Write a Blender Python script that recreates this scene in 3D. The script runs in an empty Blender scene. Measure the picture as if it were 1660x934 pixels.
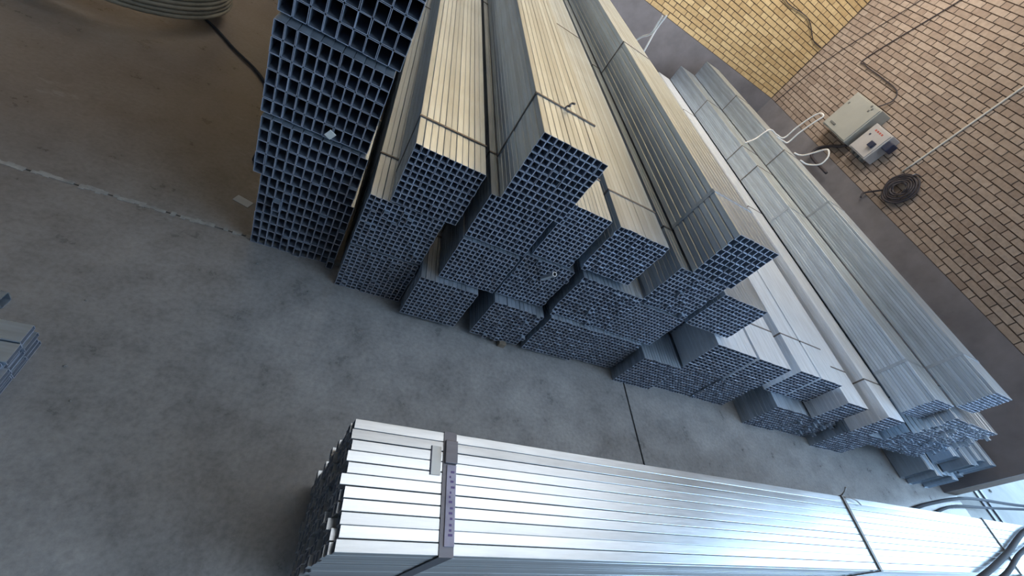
import bpy, math, random
from mathutils import Matrix, Vector
random.seed(7)
scene = bpy.context.scene
C = bpy.context.collection

# ------------------------------------------------------------------ camera
W, H, FPX = 1660.0, 934.0, 687.0
CAM_H = 1.6
def _n(v): return v.normalized()
DOWN = _n(Vector((290-830, 1100-467, FPX)))            # camera frame: x right, y down, z forward
YAX = Vector((770-830, -330-467, FPX)); YAX = _n(YAX - DOWN*YAX.dot(DOWN))
XAX = YAX.cross(-DOWN)
UP = -DOWN
def to_world(v): return Vector((XAX.dot(v), YAX.dot(v), UP.dot(v)))
r_, u_, b_ = to_world(Vector((1,0,0))), to_world(Vector((0,-1,0))), to_world(Vector((0,0,-1)))
cam_data = bpy.data.cameras.new('camera'); cam = bpy.data.objects.new('camera', cam_data); C.objects.link(cam)
cam_data.sensor_fit = 'HORIZONTAL'; cam_data.sensor_width = 36.0; cam_data.lens = FPX/W*36.0
cam_data.clip_start = 0.02; cam_data.clip_end = 200
M = Matrix(((r_.x,u_.x,b_.x,0),(r_.y,u_.y,b_.y,0),(r_.z,u_.z,b_.z,CAM_H),(0,0,0,1)))
cam.matrix_world = M
scene.camera = cam
CAM_LOC = Vector((0,0,CAM_H))
def project(p):
    d = Vector(p)-CAM_LOC
    x, y, z = d.dot(r_), -d.dot(u_), -d.dot(b_)
    if z <= 0.01: return None
    return (W/2+FPX*x/z, H/2+FPX*y/z)

# ------------------------------------------------------------------ room dimensions
WX, WY = 5.6, 6.6          # inner faces of the right and back walls
LX, FY, CZ = -5.0, -6.0, 5.6
DOOR0, DOOR1, DOORH = -5.2, 0.89, 4.3
DADO = 1.13

# ------------------------------------------------------------------ world, lights, exposure
world = bpy.data.worlds.new('sky'); scene.world = world; world.use_nodes = True
wn = world.node_tree.nodes; wl = world.node_tree.links
bg = wn['Background']; bg.inputs['Color'].default_value = (0.48, 0.72, 1.0, 1); bg.inputs['Strength'].default_value = 5.6
def area(name, loc, rot, sx, sy, col, power, portal=False):
    d = bpy.data.lights.new(name, 'AREA'); d.shape = 'RECTANGLE'; d.size = sx; d.size_y = sy
    d.color = col; d.energy = power
    o = bpy.data.objects.new(name, d); C.objects.link(o); o.location = loc; o.rotation_euler = rot
    if portal: d.cycles.is_portal = True
    return o
area('door_daylight', (WX+0.25, (DOOR0+DOOR1)/2, DOORH/2), (0, math.radians(90), 0), DOORH, DOOR1-DOOR0, (1,1,1), 1, portal=True)
area('back_skylight', (2.0, 4.9, CZ-0.45), (math.radians(55), 0, 0), 4.6, 1.0, (1.0, 0.94, 0.85), 375)
area('front_fill_light', (3.2, -1.0, CZ-0.05), (0, 0, 0), 3.5, 2.0, (0.70, 0.85, 1.0), 75)  # added fill for the tube ends and hall, no known roof opening here
area('overhead_fill_strip', (2.9, 1.7, CZ-0.05), (0, 0, 0), 5.0, 1.3, (0.90, 0.95, 1.0), 55)  # added lamp to brighten the foreground bundle's top, no known source
sun = bpy.data.lights.new('sun', 'SUN'); sun.energy = 1.0; sun.angle = 0.01; sun.color = (1, .95, .88)
so = bpy.data.objects.new('sun', sun); C.objects.link(so); so.rotation_euler = (math.radians(20), math.radians(-38), 0)
vs = scene.view_settings
vs.view_transform = 'Standard'; vs.look = 'None'; vs.gamma = 1.0; vs.use_curve_mapping = False
vs.exposure = 0.2

# ------------------------------------------------------------------ materials
def new_mat(name):
    m = bpy.data.materials.new(name); m.use_nodes = True
    nt = m.node_tree; return m, nt.nodes, nt.links, nt.nodes['Principled BSDF']
def noise(N, L, scale, detail=4, rough=.6, vec=None, stretch=None):
    t = N.new('ShaderNodeTexNoise'); t.inputs['Scale'].default_value = scale
    t.inputs['Detail'].default_value = detail; t.inputs['Roughness'].default_value = rough
    if stretch:
        mp = N.new('ShaderNodeMapping'); mp.inputs['Scale'].default_value = stretch
        L.new(vec, mp.inputs['Vector']); L.new(mp.outputs[0], t.inputs['Vector'])
    elif vec is not None: L.new(vec, t.inputs['Vector'])
    return t
def ramp(N, L, src, stops):
    r = N.new('ShaderNodeValToRGB'); e = r.color_ramp.elements
    while len(e) < len(stops): e.new(0.5)
    for k, (p, c) in zip(e, stops):
        k.position = p; k.color = (*c, 1) if len(c) == 3 else c
    L.new(src, r.inputs['Fac']); return r
def mix(N, L, a, b, fac, mode='MIX'):
    m = N.new('ShaderNodeMix'); m.data_type = 'RGBA'; m.blend_type = mode
    for sock, v in ((m.inputs[0], fac), (m.inputs[6], a), (m.inputs[7], b)):
        if isinstance(v, (int, float)): sock.default_value = v
        elif isinstance(v, tuple): sock.default_value = (*v, 1) if len(v) == 3 else v
        else: L.new(v, sock)
    return m.outputs[2]
def bump(N, L, src, bsdf, strength, dist):
    b = N.new('ShaderNodeBump'); b.inputs['Strength'].default_value = strength; b.inputs['Distance'].default_value = dist
    L.new(src, b.inputs['Height']); L.new(b.outputs[0], bsdf.inputs['Normal'])

def steel_mat(name, base, rough, var=0.16, metallic=0.9):
    m, N, L, B = new_mat(name)
    tc = N.new('ShaderNodeTexCoord'); oi = N.new('ShaderNodeObjectInfo'); ge = N.new('ShaderNodeNewGeometry')
    add = N.new('ShaderNodeMath'); add.operation = 'ADD'
    L.new(oi.outputs['Random'], add.inputs[0]); L.new(ge.outputs['Random Per Island'], add.inputs[1])
    fr = N.new('ShaderNodeMath'); fr.operation = 'FRACT'; L.new(add.outputs[0], fr.inputs[0])
    lo = tuple(c*(1-var) for c in base); hi = tuple(min(1, c*(1+var*.6)) for c in base)
    rr = ramp(N, L, fr.outputs[0], [(0, lo), (1, hi)])
    nz = noise(N, L, 9, 5, .65, tc.outputs['Object'], (6, 0.5, 6))
    sp = ramp(N, L, nz.outputs['Fac'], [(.3, (.80,.80,.80)), (.7, (1.05,1.05,1.05))])
    L.new(mix(N, L, rr.outputs[0], sp.outputs[0], 1.0, 'MULTIPLY'), B.inputs['Base Color'])
    B.inputs['Metallic'].default_value = metallic
    rg = N.new('ShaderNodeMapRange'); rg.inputs['To Min'].default_value = rough-.07; rg.inputs['To Max'].default_value = rough+.1
    L.new(nz.outputs['Fac'], rg.inputs['Value']); L.new(rg.outputs[0], B.inputs['Roughness'])
    bump(N, L, nz.outputs['Fac'], B, .08, .002)
    return m
STEEL = steel_mat('galvanized_steel', (.57,.66,.76), .40)
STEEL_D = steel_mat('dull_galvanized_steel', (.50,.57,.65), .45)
STEEL_B = steel_mat('bright_galvanized_steel', (.74,.77,.80), .30)
STRAP = steel_mat('steel_strapping', (.20,.20,.23), .45, .1, .8)
WIRE = steel_mat('tie_wire', (.22,.20,.19), .5, .1, .7)

def flat_mat(name, col, rough=.6, var=.12, scale=12, bumpd=0.0):
    m, N, L, B = new_mat(name); tc = N.new('ShaderNodeTexCoord')
    nz = noise(N, L, scale, 5, .6, tc.outputs['Object'])
    r = ramp(N, L, nz.outputs['Fac'], [(.3, tuple(c*(1-var) for c in col)), (.7, tuple(min(1,c*(1+var)) for c in col))])
    L.new(r.outputs[0], B.inputs['Base Color']); B.inputs['Roughness'].default_value = rough
    if bumpd: bump(N, L, nz.outputs['Fac'], B, .4, bumpd)
    return m
PALE = steel_mat('pale_zinc_steel', (.80,.85,.92), .34, .06, .3)
BORE = steel_mat('shaded_tube_bore', (.34,.39,.48), .5, .1, .7)  # shade inside the tube ends put into a darker bore colour
CUT = steel_mat('saw_cut_steel', (.52,.54,.64), .5, .12, .5)
ROPE = flat_mat('white_rope', (.78,.76,.72), .8, .1, 60)
RUBBER = flat_mat('black_rubber', (.02,.024,.035), .8)
CABLE = flat_mat('dark_cable', (.04,.035,.045), .6)
PAINT = flat_mat('grey_enamel', (.36,.37,.35), .45, .05, 6)
PAINT_D = flat_mat('dark_grey_enamel', (.16,.17,.17), .5)
PAINT_B = flat_mat('pale_box_enamel', (.46,.45,.46), .45, .05, 6)
NAVY = flat_mat('navy_plastic', (.02,.03,.07), .4)
REDP = flat_mat('red_print', (.45,.10,.08), .5)
PAPER = flat_mat('white_paper', (.72,.71,.68), .8, .05)
TAGM = flat_mat('lilac_tag', (.36,.34,.44), .7, .15, 30)
INK = flat_mat('purple_ink', (.13,.09,.24), .7)
TIMBER = flat_mat('grey_timber', (.20,.16,.12), .8, .25, 20, .004)
PVC = flat_mat('pale_conduit', (.62,.60,.55), .5)
COILM = flat_mat('tan_strip_coil', (.34,.30,.23), .55, .2, 18)
ROOFM = flat_mat('roof_sheet', (.40,.38,.35), .6)
PLASTERW = flat_mat('painted_plaster', (.44,.47,.49), .8)

def concrete():
    m, N, L, B = new_mat('worn_concrete'); tc = N.new('ShaderNodeTexCoord'); v = tc.outputs['Object']
    n1 = noise(N, L, .9, 6, .62, v); n2 = noise(N, L, 7, 8, .7, v); n3 = noise(N, L, 60, 3, .6, v)
    r1 = ramp(N, L, n1.outputs['Fac'], [(.32, (.20,.195,.195)), (.55, (.27,.27,.275)), (.75, (.33,.33,.33))])
    r2 = ramp(N, L, n2.outputs['Fac'], [(.3, (.72,.72,.72)), (.52, (1,1,1)), (.75, (1.18,1.17,1.15))])
    r3 = ramp(N, L, n3.outputs['Fac'], [(.3, (.84,.84,.84)), (.5, (1,1,1)), (.72, (1.15,1.15,1.14))])
    c = mix(N, L, r1.outputs[0], r2.outputs[0], 1.0, 'MULTIPLY'); c = mix(N, L, c, r3.outputs[0], 1.0, 'MULTIPLY')
    # rusty brown dirt trodden into the slab at the back left
    sx = N.new('ShaderNodeSeparateXYZ'); L.new(v, sx.inputs[0])
    a = N.new('ShaderNodeMath'); a.operation = 'MULTIPLY_ADD'; a.inputs[1].default_value = -.55; L.new(sx.outputs['X'], a.inputs[0])
    b = N.new('ShaderNodeMath'); b.operation = 'MULTIPLY_ADD'; b.inputs[1].default_value = .75; L.new(sx.outputs['Y'], b.inputs[0]); L.new(a.outputs[0], b.inputs[2])
    d = N.new('ShaderNodeMath'); d.operation = 'MULTIPLY_ADD'; d.inputs[1].default_value = 1.5; L.new(n1.outputs['Fac'], d.inputs[0]); L.new(b.outputs[0], d.inputs[2])
    rd = ramp(N, L, d.outputs[0], [(0, (0,0,0)), (1, (1,1,1))])
    mr = N.new('ShaderNodeMapRange'); mr.inputs['From Min'].default_value = 2.0; mr.inputs['From Max'].default_value = 3.1; L.new(d.outputs[0], mr.inputs['Value'])
    f = N.new('ShaderNodeMath'); f.operation = 'MULTIPLY'; f.inputs[1].default_value = .55; L.new(mr.outputs[0], f.inputs[0])
    c = mix(N, L, c, (.17,.115,.075), f.outputs[0])
    # pale scuffs
    n4 = noise(N, L, 3.2, 9, .75, v, (1, 2.2, 1)); r4 = ramp(N, L, n4.outputs['Fac'], [(.60, (0,0,0)), (.74, (.5,.5,.5))])
    c = mix(N, L, c, (.40,.40,.39), r4.outputs[0])
    L.new(c, B.inputs['Base Color'])
    rg = ramp(N, L, n2.outputs['Fac'], [(.3, (.24,)*3), (.7, (.44,)*3)]); L.new(rg.outputs[0], B.inputs['Roughness'])
    bump(N, L, n2.outputs['Fac'], B, .18, .01)
    return m
CONC = concrete()
CONC_OUT = flat_mat('pale_yard_concrete', (.20,.20,.195), .8, .15, 4)
FILL = flat_mat('pale_joint_mortar', (.30,.29,.275), .9, .25, 30)
JOINT = flat_mat('joint_dirt', (.06,.055,.05), .9)
DADOM = flat_mat('grey_cement_plaster', (.165,.16,.178), .75, .22, 3, .004)
MORTAR = flat_mat('dark_mortar', (.10,.072,.058), .9, .2, 25)
def brick_mat(name, cols):
    m, N, L, B = new_mat(name); tc = N.new('ShaderNodeTexCoord'); ge = N.new('ShaderNodeNewGeometry'); oi = N.new('ShaderNodeObjectInfo')
    add = N.new('ShaderNodeMath'); add.operation = 'ADD'
    L.new(oi.outputs['Random'], add.inputs[0]); L.new(ge.outputs['Random Per Island'], add.inputs[1])
    fr = N.new('ShaderNodeMath'); fr.operation = 'FRACT'; L.new(add.outputs[0], fr.inputs[0])
    r = ramp(N, L, fr.outputs[0], [(0, cols[0]), (.5, cols[1]), (1, cols[2])])
    nz = noise(N, L, 22, 6, .7, ge.outputs['Position']); r2 = ramp(N, L, nz.outputs['Fac'], [(.3, (.78,.76,.74)), (.7, (1.08,1.08,1.08))])
    L.new(mix(N, L, r.outputs[0], r2.outputs[0], 1.0, 'MULTIPLY'), B.inputs['Base Color'])
    B.inputs['Roughness'].default_value = .7; bump(N, L, nz.outputs['Fac'], B, .3, .004)
    return m
BRICK = brick_mat('dim_lit_buff_brick', ((.28,.22,.185),(.335,.272,.23),(.385,.32,.275)))  # dimmer, bluer light on the right wall put into the brick colour
BRICK_WARM_LIT = brick_mat('warm_lit_buff_brick', ((.48,.34,.17),(.57,.42,.22),(.64,.49,.27)))  # same brick on the back wall, its warm light put into the colour

# ------------------------------------------------------------------ helpers
def mesh(name, verts, faces, mat, smooth=False, cut=False):
    me = bpy.data.meshes.new(name); me.from_pydata([tuple(v) for v in verts], [], faces); me.update()
    if mat: me.materials.append(mat)
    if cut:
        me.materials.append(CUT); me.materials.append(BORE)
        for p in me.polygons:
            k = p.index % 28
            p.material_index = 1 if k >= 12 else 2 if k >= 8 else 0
    if smooth:
        for p in me.polygons: p.use_smooth = True
    return me
def link(name, me, parent=None, loc=(0,0,0), rot=(0,0,0)):
    o = bpy.data.objects.new(name, me); C.objects.link(o); o.location = loc; o.rotation_euler = rot
    if parent: o.parent = parent
    return o
def tag(o, label, cat, group=None):
    o['label'] = label; o['category'] = cat
    if group: o['group'] = group
    return o
def thing(name, label, cat, loc=(0,0,0), rotz=0, group=None):
    o = bpy.data.objects.new(name, None); C.objects.link(o); o.location = loc; o.rotation_euler = (0,0,rotz)
    o.empty_display_size = .1
    return tag(o, label, cat, group)
def box_vf(a, b, V=None, F=None):
    V = [] if V is None else V; F = [] if F is None else F
    n = len(V); (x0,y0,z0), (x1,y1,z1) = a, b
    V += [(x0,y0,z0),(x1,y0,z0),(x1,y1,z0),(x0,y1,z0),(x0,y0,z1),(x1,y0,z1),(x1,y1,z1),(x0,y1,z1)]
    F += [(n,n+3,n+2,n+1),(n+4,n+5,n+6,n+7),(n,n+1,n+5,n+4),(n+1,n+2,n+6,n+5),(n+2,n+3,n+7,n+6),(n+3,n,n+4,n+7)]
    return V, F
def box(name, a, b, mat, parent=None, bevel=0, loc=(0,0,0), rot=(0,0,0)):
    V, F = box_vf(a, b); o = link(name, mesh(name, V, F, mat), parent, loc, rot)
    if bevel:
        md = o.modifiers.new('bevel', 'BEVEL'); md.width = bevel; md.segments = 2; md.limit_method = 'ANGLE'
    return o
def structure(o): o['kind'] = 'structure'; return o
def pathmesh(name, pts, rad, mat, closed=False, seg=8, sub=6, flat=None):
    """a smooth tube through points (Catmull-Rom), or a flat strip section when flat=(w,h)"""
    P = [Vector(p) for p in pts]; n = len(P); out = []
    rng = range(n if closed else n-1)
    for i in rng:
        p0 = P[(i-1) % n] if closed or i > 0 else P[0]*2-P[1]
        p1 = P[i]; p2 = P[(i+1) % n]; p3 = P[(i+2) % n] if closed or i+2 < n else P[-1]*2-P[-2]
        for k in range(sub):
            t = k/sub
            out.append(.5*((2*p1)+(p2-p0)*t+(2*p0-5*p1+4*p2-p3)*t*t+(3*p1-p0-3*p2+p3)*t**3))
    if not closed: out.append(P[-1])
    V, F = [], []; m = len(out); ref = Vector((.13,.21,.97)).normalized(); nrm = None
    for i, p in enumerate(out):
        t = (out[(i+1) % m] if closed or i+1 < m else p) - (out[i-1] if closed or i > 0 else p); t.normalize()
        if nrm is None: nrm = ref.cross(t).normalized()
        nrm = (nrm - t*nrm.dot(t)).normalized(); bn = t.cross(nrm)
        for s in range(seg):
            a = 2*math.pi*s/seg; V.append(p+nrm*math.cos(a)*rad+bn*math.sin(a)*rad)
    for i in range(m if closed else m-1):
        j = (i+1) % m
        for s in range(seg):
            q = (s+1) % seg; F.append((i*seg+s, i*seg+q, j*seg+q, j*seg+s))
    if not closed: F += [tuple(range(seg))[::-1], tuple((m-1)*seg+s for s in range(seg))]
    return mesh(name, V, F, mat, True)

# ------------------------------------------------------------------ setting
floor = structure(link('floor', mesh('floor', *box_vf((LX,FY,-.20),(WX+.25,WY+.2,-.02)), JOINT)))
g = .006
for (x0, x1, y0, y1) in ((LX,1.77-g,FY,1.42-.003),(1.77+g,WX+.25,FY,1.42-.003),(LX,1.77-g,1.42+.003,WY+.2),(1.77+g,WX+.25,1.42+.003,WY+.2)):
    box('concrete_slab', (x0,y0,-.05), (x1,y1,0), CONC, floor)
V, F = [], []                                             # crumbly pale mortar smeared along the cross joint
for k in range(400):
    x = LX+k*(1.76-LX)/400; w = (1.76-LX)/400
    a, b = random.uniform(.004,.014), random.uniform(.004,.016)
    if random.random() < .85: box_vf((x,1.42-a,-.02),(x+w,1.42+b,.0015+random.uniform(0,.001)),V,F)
link('joint_filler', mesh('joint_filler', V, F, FILL), floor)
structure(box('yard_ground', (WX+.25,-30,-.2), (45,DOOR1+12,-.004), CONC_OUT))
structure(box('ceiling', (LX-.2,FY-.2,CZ), (WX+.25,WY+.2,CZ+.15), ROOFM))
structure(box('wall_left', (LX-.2,FY-.2,0), (LX,WY+.2,CZ), PLASTERW))
structure(box('wall_front', (LX,FY-.2,0), (WX+.25,FY,CZ), PLASTERW))

def brick_run(length, off):
    """Flemish bond: (start, size) of bricks along a course"""
    s, k, out = -off, 0, []
    while s < length:
        w = .198 if k % 2 == 0 else .096
        a, b = max(s, 0), min(s+w, length)
        if b-a > .03: out.append((a, b-a))
        s += w+.012; k += 1
    return out
JB, CH = .010, .066
V, F = box_vf((WX+.007,DOOR1,0),(WX+.25,WY+.2,CZ)); box_vf((WX+.007,FY,DOORH),(WX+.25,DOOR1,CZ),V,F); box_vf((WX+.007,FY,0),(WX+.25,DOOR0,DOORH),V,F)
wall_r = structure(link('wall_right', mesh('wall_right', V, F, MORTAR)))
V, F = box_vf((LX,WY+.007,0),(WX+.007,WY+.2,CZ))
wall_b = structure(link('wall_back', mesh('wall_back', V, F, MORTAR)))
box('cement_dado', (WX-.006,DOOR1,0), (WX+.01,WY,DADO), DADOM, wall_r)
box('cement_dado', (LX,WY-.006,0), (WX-.006,WY+.01,DADO), DADOM, wall_b)
# right wall bricks: the 300 that show largest are bricks of their own
cells = []
nc = int((CZ-DADO)/CH)
for c in range(nc):
    z0 = DADO+.006+c*CH
    for s, w in brick_run(WY-.01-DOOR1, .0 if c % 2 == 0 else .153):
        cells.append((DOOR1+s, w, z0+random.uniform(-.001,.001)))
def frame_area(y, w, z):
    ps = [project((WX, yy, zz)) for yy in (y, y+w) for zz in (z, z+CH-JB)]
    if any(p is None or not (0 <= p[0] <= W and 0 <= p[1] <= H) for p in ps): return 0
    p, q, r2, _ = ps
    return abs((r2[0]-p[0])*(q[1]-p[1])-(r2[1]-p[1])*(q[0]-p[0])) * (1 if w > .15 else .9)
order = sorted(range(len(cells)), key=lambda i: -frame_area(*cells[i]))
own = set(order[:300]); shared = {}
V, F = [], []
for i, (y, w, z) in enumerate(cells):
    d = random.uniform(-.002, .002)
    if i in own:
        key = round(w, 3)
        if key not in shared: shared[key] = mesh('brick', *box_vf((0,0,0),(.012,w,CH-JB)), BRICK)
        link('brick', shared[key], wall_r, (WX+d, y, z))
    else: box_vf((WX+d,y,z),(WX+.012,y+w,z+CH-JB),V,F)
o = link('brickwork', mesh('brickwork', V, F, BRICK), wall_r); o['kind'] = 'stuff'
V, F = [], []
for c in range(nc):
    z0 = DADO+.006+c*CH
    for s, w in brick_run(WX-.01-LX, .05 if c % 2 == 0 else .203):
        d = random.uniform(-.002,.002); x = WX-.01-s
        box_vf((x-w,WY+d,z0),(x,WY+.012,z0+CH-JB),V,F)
o = link('brickwork', mesh('brickwork', V, F, BRICK_WARM_LIT), wall_b); o['kind'] = 'stuff'

# ------------------------------------------------------------------ tubes and bundles
def tube_vf(w, h, t, L, V=None, F=None, at=(0,0,0), roll=0.0, ch=.11):
    """hollow section along +Y, lower left corner at the origin, outer corners chamfered"""
    V = [] if V is None else V; F = [] if F is None else F
    c = min(w, h)*ch; n = len(V)
    out = [(c,0),(w-c,0),(w,c),(w,h-c),(w-c,h),(c,h),(0,h-c),(0,c)]
    inn = [(t,t),(w-t,t),(w-t,h-t),(t,h-t)]
    cr, sr = math.cos(roll), math.sin(roll)
    for y in (0, L):
        for x, z in out+inn:
            x, z = x-w/2, z-h/2
            V.append((at[0]+w/2+x*cr-z*sr, at[1]+y, at[2]+h/2+x*sr+z*cr))
    for i in range(8): F.append((n+i, n+(i+1)%8, n+12+(i+1)%8, n+12+i))
    for i in range(4): F.append((n+8+(i+1)%4, n+8+i, n+20+i, n+20+(i+1)%4))
    for q in range(2):
        b = n+12*q
        fs = [(0,1,9,8),(1,2,9),(2,3,10,9),(3,4,10),(4,5,11,10),(5,6,11),(6,7,8,11),(7,0,8)]
        for f in fs:
            f = tuple(b+k for k in f); F.append(f[::-1] if q == 0 else f)
    return V, F
def band_vf(x0, x1, z0, z1, y, wid, th, V=None, F=None):
    V = [] if V is None else V; F = [] if F is None else F; n = len(V)
    for yy in (y-wid/2, y+wid/2):
        for d in (0.0004, th):
            V += [(x0-d,yy,z0),(x1+d,yy,z0),(x1+d,yy,z1+d),(x0-d,yy,z1+d)]
    for i in range(4):
        j = (i+1) % 4
        F.append((n+4+i,n+4+j,n+12+j,n+12+i)); F.append((n+4+j,n+4+i,n+i,n+j)); F.append((n+12+i,n+12+j,n+8+j,n+8+i))
    return V, F

def bundle(label, Y, X0, X1, Z0, Z1, nx, nz, L=None, mat=None, single=True, jy=.004, jx=.0006, out=.0, straps=((.28,'w'),(2.2,'w'),(4.2,'w')),
           group='steel tube bundles stacked against the brick wall', rotz=0, wall=.0018, skew=0.0, ch=.06, gap=.965, name='tube_bundle'):
    mat = mat or STEEL
    Z1 -= .004
    L = L or (WY-.22-Y)
    t = thing(name, label, 'tube bundle', (X0, Y, Z0), rotz, group)
    w, h = (X1-X0)/nx, (Z1-Z0)/nz
    V, F = [], []
    me = None
    for k in range(nz):
        for i in range(nx):
            y = random.gauss(0, jy*.4) + (abs(random.gauss(0, out)) * -1 if out and random.random() < .12 else 0)
            y = max(-.09, min(.05, y))
            dx = random.uniform(-jx, jx); dz = random.uniform(-jx, jx)*.6
            ro = random.gauss(0, .012 if jx > .001 else .004)
            if single:
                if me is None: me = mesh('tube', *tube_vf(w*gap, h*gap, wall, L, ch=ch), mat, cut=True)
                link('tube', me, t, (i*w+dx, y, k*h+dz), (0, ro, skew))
            else: tube_vf(w*gap, h*gap, wall, L, V, F, (i*w+dx, y, k*h+dz), ro, ch)
    if not single:
        o = link('packed_tubes', mesh('packed_tubes', V, F, mat, cut=True), t); o['kind'] = 'stuff'
    for y, kind in straps:
        if kind == 'w': link('tie_wire', mesh('tie_wire', *band_vf(0, X1-X0, 0, Z1-Z0, y, .010, .003), WIRE), t)
        else: link('strap', mesh('strap', *band_vf(0, X1-X0, 0, Z1-Z0, y, .022, .0015), STEEL_D), t)
    return t

# ---- tall stack of rectangular tubes at the left
bundle('lowest bundle of the leftmost stack, small rectangular tubes on the floor', 1.40,-.28,.062,0,.385,12,8, jy=.003, out=.01)
bundle('second bundle from the floor in the leftmost stack, rectangular tubes', 1.39,-.305,.050,.388,.635,11,5, jy=.003, out=.006)
bundle('third bundle from the floor in the leftmost stack, tubes with tall openings', 1.405,-.312,.040,.638,.95,11,6, jy=.003)
bundle('topmost bundle of the leftmost stack, the largest tube openings, cut by the frame', 1.445,-.315,.052,.953,1.29,9,6, jy=.003)
# ---- second stack
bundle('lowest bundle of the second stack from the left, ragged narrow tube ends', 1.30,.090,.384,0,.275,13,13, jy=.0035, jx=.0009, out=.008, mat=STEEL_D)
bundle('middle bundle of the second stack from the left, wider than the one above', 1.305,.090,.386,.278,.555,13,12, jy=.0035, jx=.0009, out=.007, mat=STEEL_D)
bundle('bundle with a wire-tied tan top on the second stack from the left', 1.30,.165,.43,.558,.83,11,10, jy=.0035, jx=.0009, straps=((.19,'w'),(2.4,'w'),(4.3,'w')))
# ---- third stack
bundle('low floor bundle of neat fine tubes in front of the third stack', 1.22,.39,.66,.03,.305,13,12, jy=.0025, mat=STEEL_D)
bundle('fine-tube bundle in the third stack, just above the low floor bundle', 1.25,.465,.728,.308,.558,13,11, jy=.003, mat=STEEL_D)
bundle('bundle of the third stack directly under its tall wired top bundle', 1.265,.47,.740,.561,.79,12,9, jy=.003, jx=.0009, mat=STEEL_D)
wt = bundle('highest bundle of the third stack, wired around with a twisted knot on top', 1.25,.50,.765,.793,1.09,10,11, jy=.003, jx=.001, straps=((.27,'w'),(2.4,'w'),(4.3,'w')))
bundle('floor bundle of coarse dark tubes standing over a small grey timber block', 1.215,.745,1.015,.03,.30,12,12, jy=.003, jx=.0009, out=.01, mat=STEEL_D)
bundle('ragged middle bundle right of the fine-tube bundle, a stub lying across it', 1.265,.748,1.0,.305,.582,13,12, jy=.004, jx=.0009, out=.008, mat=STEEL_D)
bundle('narrow bundle with a bright top wedged right of the wired top bundle', 1.275,.772,.965,.585,.885,9,14, jy=.003, mat=STEEL)
link('wire_knot', pathmesh('wire_knot', [(.125,.268,.297),(.131,.275,.305),(.136,.268,.311),(.131,.262,.316),(.137,.27,.322),(.145,.262,.329)], .004, WIRE), wt)
# ---- fourth stack
bundle('bundle with a smooth tan top left of the ribbed high bundle', 1.265,1.0,1.275,.62,.89,12,12, ch=.03, gap=.99, jy=.0035, jx=.0009, out=.006, straps=((.24,'w'),(2.4,'w'),(4.3,'w')))
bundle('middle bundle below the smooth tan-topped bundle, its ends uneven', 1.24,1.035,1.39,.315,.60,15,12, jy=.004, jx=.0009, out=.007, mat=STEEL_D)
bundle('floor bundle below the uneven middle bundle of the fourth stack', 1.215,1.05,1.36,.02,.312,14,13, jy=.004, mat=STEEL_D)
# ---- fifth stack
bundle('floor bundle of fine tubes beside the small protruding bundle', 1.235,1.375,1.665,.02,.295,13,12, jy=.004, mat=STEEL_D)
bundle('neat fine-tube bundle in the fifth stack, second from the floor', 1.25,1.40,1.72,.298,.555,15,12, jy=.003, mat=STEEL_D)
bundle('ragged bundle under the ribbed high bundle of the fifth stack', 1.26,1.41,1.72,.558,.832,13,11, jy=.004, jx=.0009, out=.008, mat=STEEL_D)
bundle('high bundle with broad ribbed left side and white top, wire around it', 1.25,1.465,1.73,.835,1.095,8,8, ch=.12, gap=.985, jy=.004, straps=((.30,'s'),(2.1,'w'),(4.2,'w')))
bundle('low bundle with pale top sticking out at the floor below the fifth stack', 1.175,1.685,1.97,0,.275,13,11, jy=.003, mat=STEEL_D)
bundle('bundle hidden in shadow above the low pale-topped bundle', 1.42,1.75,1.98,.28,.535,10,10, jy=.003, single=False, mat=STEEL_D)
bundle('square-ended bundle right of the ribbed high bundle, a notch lower', 1.25,1.745,2.075,.54,.80,12,11, jy=.003, jx=.001)
# ---- right-hand stacks
FAR = 'far right tube bundles'
def far(label, *a, **k):
    k.setdefault('single', False); k.setdefault('group', FAR); k.setdefault('jy', .004)
    return bundle(label, *a, **k)
far('floor bundle below the white-topped row, nearest the pale low bundle', 1.205,2.0,2.335,0,.262,14,11, mat=STEEL_D)
far('first white-topped bundle right of the square-ended bundle', 1.20,2.0,2.335,.265,.525,9,11, ch=.03, gap=.992, jy=.002, mat=PALE)
far('floor bundle below the second white-topped bundle', 1.20,2.35,2.66,0,.262,13,11, mat=STEEL_D)
far('second white-topped bundle right of the square-ended bundle', 1.195,2.35,2.655,.265,.53,8,11, ch=.03, gap=.992, jy=.002, mat=PALE)
far('third white-topped bundle, beyond the broad dark gap', 1.20,2.735,2.94,.282,.545,6,11, ch=.03, gap=.992, jy=.002, mat=PALE)
far('fourth white-topped bundle, its end overhanging a shaded hollow', 1.20,2.96,3.195,.282,.545,7,11, ch=.03, gap=.992, jy=.002, mat=PALE)
far('small low bundle with pale top protruding under the fourth white-topped bundle', 1.10,2.82,3.15,0,.278,13,11, L=4.3, mat=STEEL_D)
far('floor bundle of messy tube ends right of the small protruding one', 1.11,3.2,3.56,0,.255,14,10, jx=.002, jy=.006, out=.015, mat=STEEL_D)
far('white-topped bundle just left of the narrow bright-topped one', 1.10,3.225,3.47,.258,.515,7,10, ch=.03, gap=.992, jy=.002, mat=PALE)
far('narrow bright-topped bundle along the foot of the first ribbed grey bundle', 1.03,3.53,3.745,.32,.575,6,10, ch=.03, gap=.992, jy=.002, mat=PALE)
far('floor bundle in shadow below the narrow bright-topped bundle', 1.05,3.58,4.02,0,.315,16,12, mat=STEEL_D)
far('left one of the two long grey bundles with finely ribbed sides', 1.10,3.76,4.03,.578,.80,11,11, ch=.12, gap=.985, straps=((.30,'s'),(2.0,'s'),(2.7,'w'),(3.1,'w'),(4.2,'w')))
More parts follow.
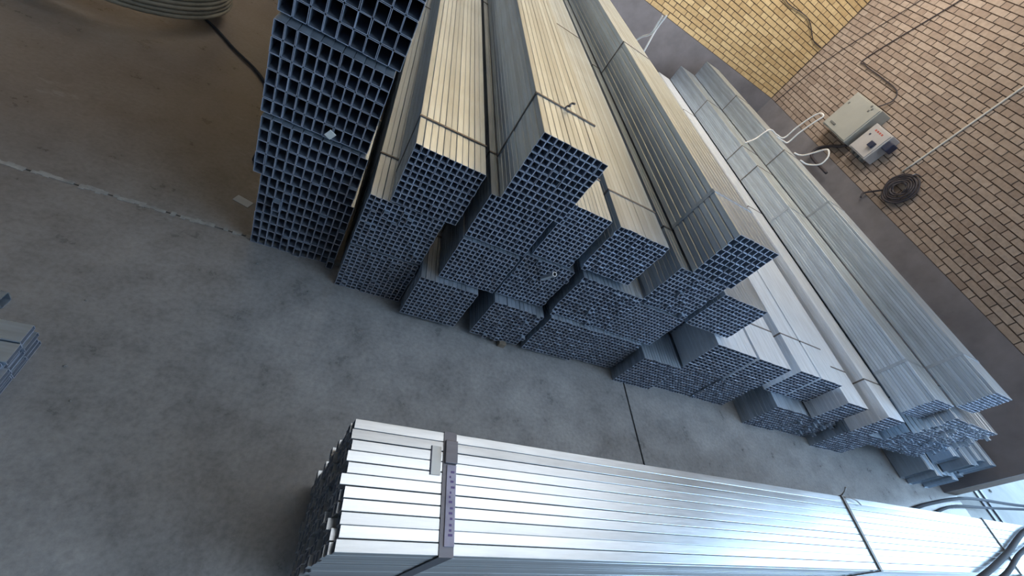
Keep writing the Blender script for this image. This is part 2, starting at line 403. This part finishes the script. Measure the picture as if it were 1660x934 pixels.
far('right one of the two long grey bundles with finely ribbed sides, nearest the wall', 1.10,4.05,4.32,.80,1.03,11,11, ch=.12, gap=.985, straps=((.30,'s'),(2.0,'s'),(2.9,'w'),(4.2,'w')))
far('crumpled pale bundle sticking out under the right ribbed bundle', 1.03,4.05,4.75,.49,.765,24,11, jy=.008, jx=.0012, out=.02, mat=STEEL_B)
far('lower pale bundle with crushed ends beside the loose rods', 1.05,4.05,4.78,.2,.487,24,11, jy=.008, jx=.0012, out=.02)
bearer = tag(box('timber_bearer', (4.05,0,0), (4.75,.09,.198), TIMBER, None, .004, (0,1.3,0)), 'thick timber bearer under the lower pale bundle', 'timber')
tag(box('timber_bearer', (4.05,0,0), (4.75,.09,.198), TIMBER, None, .004, (0,5.0,0)), 'far timber bearer behind, under the lower pale bundle', 'timber')
tag(box('timber_bearer', (2.67,0,0), (3.19,.09,.28), TIMBER, None, .004, (0,5.6,0)), 'timber bearer under the far end of the white-topped bundles', 'timber')
tag(box('timber_block', (-.02,-.03,0), (.02,.06,.03), TIMBER, None, .003, (.935,1.225,0)), 'small grey timber block under the coarse dark floor bundle', 'timber')
tag(box('timber_bearer', (.39,0,0), (1.03,.08,.03), TIMBER, None, .003, (0,2.2,0)), 'flat timber bearer under the floor bundles of the third stack', 'timber')

# loose channels and rods on the floor at the wall end
def rod(label, x, y, z, w, h, L, rz, mat):
    t = tag(link('steel_channel', mesh('steel_channel', *tube_vf(w, h, .003, L), mat), None, (x,y,z), (0,0,rz)), label, 'steel rod', 'loose rods by the wall end')
    return t
pos = ('leftmost','second','third','fourth','fifth','sixth','rightmost')
for i in range(7):
    rod('loose grey steel rod at the wall end, %s on the floor' % pos[i], 4.82+i*.097, .92+random.uniform(-.02,.04)+(.03 if i > 4 else 0), 0, .088, .235, 5.2, 0, [STEEL_D,STEEL,STEEL_D][i%3])
pos = ('leftmost','second','third','fourth','rightmost')
for i in range(5):
    rod('loose steel rod at the wall end, %s of the upper row' % pos[i], 4.93+i*.114, .94+random.uniform(-.02,.07), .24, .10, [.17,.20,.19,.22,.24][i], 5.2, 0, [STEEL,STEEL_D,STEEL_D][i%3])
tag(link('tube_stub', mesh('tube_stub', *tube_vf(.018,.018,.0015,.10), STEEL_B), None, (.865,1.19,.583), (math.radians(-62),0,0)), 'short bright tube stub hanging over the ragged middle bundle', 'tube stub')

# ------------------------------------------------------------------ foreground bundle (runs along X)
def fg():
    x0, ya, yb, zb, zt, nx, nz, L = .195, .175, .462, .05, .55, 11, 17, 6.0
    t = thing('tube_bundle', 'large foreground bundle of bright steel tubes with a wide dark strap', 'tube bundle', (x0, yb, zb), -math.pi/2)
    w, h = (yb-ya)/nx, (zt-zb)/nz
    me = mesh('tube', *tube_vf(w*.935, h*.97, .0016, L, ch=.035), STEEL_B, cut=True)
    for k in range(nz):
        for i in range(nx):
            y = random.gauss(0, .006) - .012*(1 - i/nx)*0 
            link('tube', me, t, (i*w+random.uniform(-.0005,.0005), y, k*h), (0, random.gauss(0,.006), 0))
    wd, ht = yb-ya, zt-zb
    link('strap', mesh('strap', *band_vf(0, wd, 0, ht, .25, .036, .0022), STRAP), t)
    link('tie_wire', mesh('tie_wire', *band_vf(0, wd, 0, ht, 2.21, .018, .005), WIRE), t)
    link('tie_wire', mesh('tie_wire', *band_vf(0, wd, 0, ht, 3.80, .014, .005), WIRE), t)
    tg = box('tag', (.085,.242,ht+.0025), (.268,.268,ht+.0055), TAGM, t, .001)
    V, F = [], []
    for k in range(13):                                   # a column of scrawled strokes
        x = .10+k*.012+random.uniform(-.002,.002); y = .249+random.uniform(0,.006)
        box_vf((x,y,ht+.0055),(x+.005,y+random.uniform(.004,.011),ht+.0059),V,F)
    link('scrawl', mesh('scrawl', V, F, INK), tg)
    bk = box('buckle', (.022,.235,ht+.0025), (.082,.270,ht+.009), STRAP, t, .002)
    lb = box('paper_label', (.040,.200,ht+.0006), (.112,.226,ht+.0014), PAPER, t)
    box('printed_edge', (.040,.198,ht+.0008), (.112,.2005,ht+.0018), NAVY, lb)
    # loose wire end sticking up by the far tie
    link('wire_end', pathmesh('wire_end', [(-.004,2.21,ht),(-.012,2.19,ht+.03),(-.02,2.16,ht+.055)], .003, WIRE), t)
    link('wire_end', pathmesh('wire_end', [(.004,2.215,ht+.004),(.012,2.29,ht+.012),(.03,2.33,ht+.008)], .003, WIRE), t)
    return t
fg()
for k, x in enumerate((.75, 3.2, 5.2)):
    tag(box('timber_bearer', (x,.14,0), (x+.08,.50,.05), TIMBER, None, .003), 'timber bearer under the foreground bundle, %s' % ('nearest its cut ends','halfway along','by the door')[k], 'timber')

# small pile of flat tubes at the left edge
def pile():
    x0 = -.64
    t = thing('tube_bundle', 'low pile of flat tubes cut off by the left edge', 'tube bundle', (x0, .78, 0), math.pi/2)
    # local +Y points to -X, local +X points to +Y : build towards -X local
    me = mesh('tube', *tube_vf(.058, .019, .0018, 1.6), STEEL, cut=True)
    for k in range(5):
        for i in range(8):
            link('tube', me, t, (-.06-i*.06+random.uniform(-.002,.002)-(.006 if k % 2 else 0), random.gauss(0,.004), k*.0195), (0,0,random.gauss(0,.004)))
    return t
pile()
tag(link('steel_channel', mesh('steel_channel', *tube_vf(.04,.04,.003,1.2), STEEL_D), None, (-.775,.86,0), (0,0,math.radians(86))), 'dark steel section peeking in beside the low pile at the left edge', 'steel rod')

# ------------------------------------------------------------------ coil, hose, ropes, floor bits
def strip_coil():
    t = thing('strip_coil', 'tan coil of wound strip at the top edge, rings visible', 'coil', (-1.375, 3.0, .10))
    r = .0125
    for k in range(8):
        for q in range(3 if k == 7 else 1):
            R0 = .462-q*.026+random.uniform(-.004,.004)
            link('winding', pathmesh('winding', [((R0+random.uniform(-.002,.002))*math.cos(a*math.pi/12), (R0+random.uniform(-.002,.002))*math.sin(a*math.pi/12), r+k*.0235) for a in range(24)], r, COILM, True, 8, 3), t)
    return t
strip_coil()
tag(box('timber_bearer', (-.32,-.05,0), (.32,.05,.10), TIMBER, None, .004, (-1.375,3.0,0), (0,0,.4)), 'timber bearer lifting the tan strip coil off the floor', 'timber')
tag(link('hose', pathmesh('hose', [(-1.03,2.99,.012),(-.93,2.92,.012),(-.80,2.80,.012),(-.60,2.63,.012),(-.46,2.35,.012),(-.42,1.9,.012)], .008, RUBBER)), 'thin black hose curving from the tan coil to the leftmost stack', 'hose')
z = .575
hc = thing('hose_coil', 'loops of thick black hose over the bright foreground bundle at lower right', 'hose', (4.2, .585, .02))
for pts, rad in (([(3.9,.56,.02),(4.2,.585,.02),(4.494,.65,.02),(5.005,.749,.02),(5.92,.86,.04),(6.9,.86,.1),(7.6,.76,.4),(7.2,.62,.62),(6.2,.56,.64),(5.2,.50,.61),(4.6,.43,z),(3.9,.27,z),(3.35,.16,z),(3.15,.09,.45),(3.0,.03,.06),(2.8,-.1,.02)], .014),
    ([(4.3,.55,.02),(4.85,.646,.02),(5.507,.766,.02),(6.3,.80,.05),(7.0,.76,.3),(7.0,.62,.58),(6.0,.50,.62),(4.9,.40,.585),(4.185,.289,z),(3.631,.162,z),(3.4,.10,.45),(3.25,.05,.06),(3.1,-.1,.02)], .012)):
    link('loop', pathmesh('loop', [Vector(p)-Vector((4.2,.585,.02)) for p in pts], rad, RUBBER), hc)
for k, dx in enumerate((0, .17)):
    tag(box('flat_bar', (-.03,-.26,0), (.03,.26,.012), STRAP, None, .001, (6.42+dx,.76,0), (0,0,.02)), ('left one','right one')[k]+' of two thin dark bars lying on the pale yard', 'steel bar', 'thin bars in the yard')
# litter
tag(box('paper_scrap', (-.035,-.02,0), (.035,.02,.002), PAPER, None, 0, (-.375,1.615,.001), (0,0,-.3)), 'small white paper scrap on the floor left of the leftmost stack', 'paper')
tag(box('paper_scrap', (-.012,-.002,-.016), (.012,.002,.016), PAPER, None, 0, (-.093,1.385,.668), (.1,.5,0)), 'small white scrap stuck on the tube ends of the leftmost stack', 'paper')
def pebble(label, p, s):
    import bmesh
    bm = bmesh.new(); bmesh.ops.create_icosphere(bm, subdivisions=1, radius=s)
    for v in bm.verts: v.co = Vector((v.co.x*random.uniform(.8,1.4), v.co.y*random.uniform(.7,1.2), v.co.z*.55+s*.4))
    me = bpy.data.meshes.new('concrete_crumb'); bm.to_mesh(me); bm.free(); me.materials.append(CONC_OUT)
    tag(link('concrete_crumb', me, None, (p[0],p[1],0), (0,0,random.random()*3)), label, 'crumb', 'crumbs on the concrete')
for l, p, q in [('pale crumb just right of the low pile at the left edge', (-.56,.72), .005), ('tiny pale crumb below the low pile at the left edge', (-.50,.62), .004), ('lone pale crumb on the open floor above the low pile', (-.62,.95), .004),
    ('crumb in front of the leftmost stack, by its left corner', (-.22,1.29), .005), ('crumb in front of the leftmost stack, by its right corner', (.0,1.22), .005), ('dark crumb on the bright yard by the wall end', (6.9,1.02), .02)]:
    pebble(l, p, q)

# white rope slings
def rope(label, loops):
    t = thing('rope_sling', label, 'rope', loops[0][0], 0, 'white rope slings')
    o0 = Vector(loops[0][0])
    for l in loops: link('rope_loop', pathmesh('rope_loop', [Vector(p)-o0 for p in l], .008, ROPE), t)
rope('long white rope loop standing up from the right ribbed bundle', [[(3.85,4.30,.815),(3.97,4.36,.90),(4.05,4.40,1.045),(4.20,4.42,1.045),(4.34,4.44,1.06),(4.335,4.425,1.209),(4.33,4.386,1.376),(4.33,4.341,1.455),(4.33,4.274,1.455),(4.33,4.296,1.363),(4.335,4.332,1.197),(4.34,4.34,1.06),(4.25,4.32,1.045),(4.1,4.28,1.045)]])
rope('round white rope loop below the long one, leaning toward the wall', [[(4.28,4.09,1.045),(4.34,4.08,1.055),(4.36,4.03,1.10),(4.38,3.94,1.243),(4.38,3.889,1.27),(4.38,3.821,1.225),(4.37,3.805,1.134),(4.34,3.89,1.055),(4.25,3.92,1.045)]])
rope('forked white rope rising behind the ribbed high bundle', [[(1.9,4.22,.81),(1.9,4.20,.92),(1.9,4.164,.996),(1.9,4.08,1.087),(1.9,3.964,1.159),(1.9,3.974,1.236),(1.9,3.988,1.31)],[(1.9,3.80,.81),(1.9,3.83,.92),(1.9,3.858,1.005),(1.9,3.891,1.093),(1.91,3.945,1.18),(1.915,3.965,1.24),(1.92,3.97,1.33)]])

# ------------------------------------------------------------------ things on the right wall
def elbox(name, label, y0, y1, z0, z1, dep, mat, small):
    t = thing(name, label, 'electrical box', (WX, y0, z0)); w, h = y1-y0, z1-z0
    box('body', (-dep,0,0), (-.0,w,h), mat, t, .006)
    dr = box('door', (-dep-.012,.015,.015), (-dep-.001,w-.015,h-.015), mat, t, .004)
    if not small:
        box('latch', (-dep-.022,w*.62,.07), (-dep-.012,w*.82,.09), PAINT_D, dr, .002)
        for yy, zz in ((.10,.42),(.14,.44),(.12,.385),(w-.07,.33)): box('indicator', (-dep-.02,yy,zz), (-dep-.012,yy+.022,zz+.022), PAINT_D, dr, .003)
    else:
        box('rotary_switch', (-dep-.05,.05,h*.36), (-dep-.012,.12,h*.56), NAVY, dr, .006)
        box('push_button', (-dep-.02,w*.72,h*.62), (-dep-.012,w*.78,h*.68), NAVY, dr, .002)
        for k in range(4): box('print_mark', (-dep-.0135,.10+k*.038,h*(.80+.0*k)), (-dep-.012,.125+k*.038,h*.86), REDP, dr)
        for k in range(3): box('cable_gland', (-dep*.7,.06+k*.09,-.035), (-dep*.35,.10+k*.09,0), PAINT_D, t, .004)
        box('side_socket', (-dep*.95,-.09,h*.55), (-dep*.3,0,h*.85), NAVY, t, .01)
    return t
elbox('electrical_box', 'larger grey electrical box on the brick wall', 4.74,5.25,1.36,1.84,.20,PAINT,False)
elbox('electrical_box', 'smaller pale box with dark rotary switch beside the larger one', 4.36,4.68,1.37,1.72,.16,PAINT_B,True)
def cable(label, pts, r=.012, cat='cable'):
    tag(link('wall_cable', pathmesh('wall_cable', pts, r, CABLE), None), label, cat, 'cables on the brick wall')
xw = WX-.014
cable('dark cable bending down the brick wall into the larger box', [(xw,5.30,3.6),(xw,5.465,3.05),(xw,5.80,2.2),(xw,5.72,2.11),(xw,5.35,2.10),(xw,5.02,2.08),(xw,4.93,1.98),(xw-.06,4.95,1.845)], .007)
cable('thin dark line down the brick wall close to the room corner, in place of a soft shadow', [(xw,5.75,3.5),(xw,5.92,2.91),(xw,6.22,2.2),(xw,6.38,1.7),(xw,6.45,1.14)], .005)  # dark strand modelled where only a soft shadow line falls
cable('dark cable sagging across the yellow back wall', [(4.1,WY-.014,2.35),(4.488,WY-.014,2.10),(5.0,WY-.014,2.12),(5.35,WY-.014,1.99),(5.56,WY-.014,1.98)], .006)
cable('black cable tail running from under the boxes to the rope', [(WX-.1,4.75,1.36),(WX-.06,4.85,1.30),(WX-.03,5.0,1.22),(WX-.04,5.1,1.10),(WX-.08,5.0,1.0),(WX-.1,4.6,1.0)], .018)
tag(link('conduit', pathmesh('conduit', [(WX-.012,4.0,1.52),(WX-.012,4.0,2.4),(WX-.012,4.0,4.2)], .010, PVC), None), 'thin pale vertical conduit on the brick wall', 'conduit')
def cable_coil():
    t = thing('cable_coil', 'dark oval coil of cable hanging on the brick wall', 'cable coil', (WX-.05, 3.80, 1.40))
    for k in range(6):
        a, b = .165-.019*k, .175-.022*k
        link('loop', pathmesh('loop', [(random.uniform(-.015,.015)-.004*k, a*math.cos(q*math.pi/5+.3*k), b*math.sin(q*math.pi/5+.3*k)) for q in range(10)], .011, CABLE, True, 8, 5), t)
    link('hook', pathmesh('hook', [(.05,.02,.2),(-.03,.02,.19),(-.05,.02,.16)], .008, STRAP), t)
    link('tail', pathmesh('tail', [(0,.12,-.12),(.02,.2,-.2),(.0,.24,-.27),(-.02,.2,-.32)], .011, CABLE), t)
cable_coil()
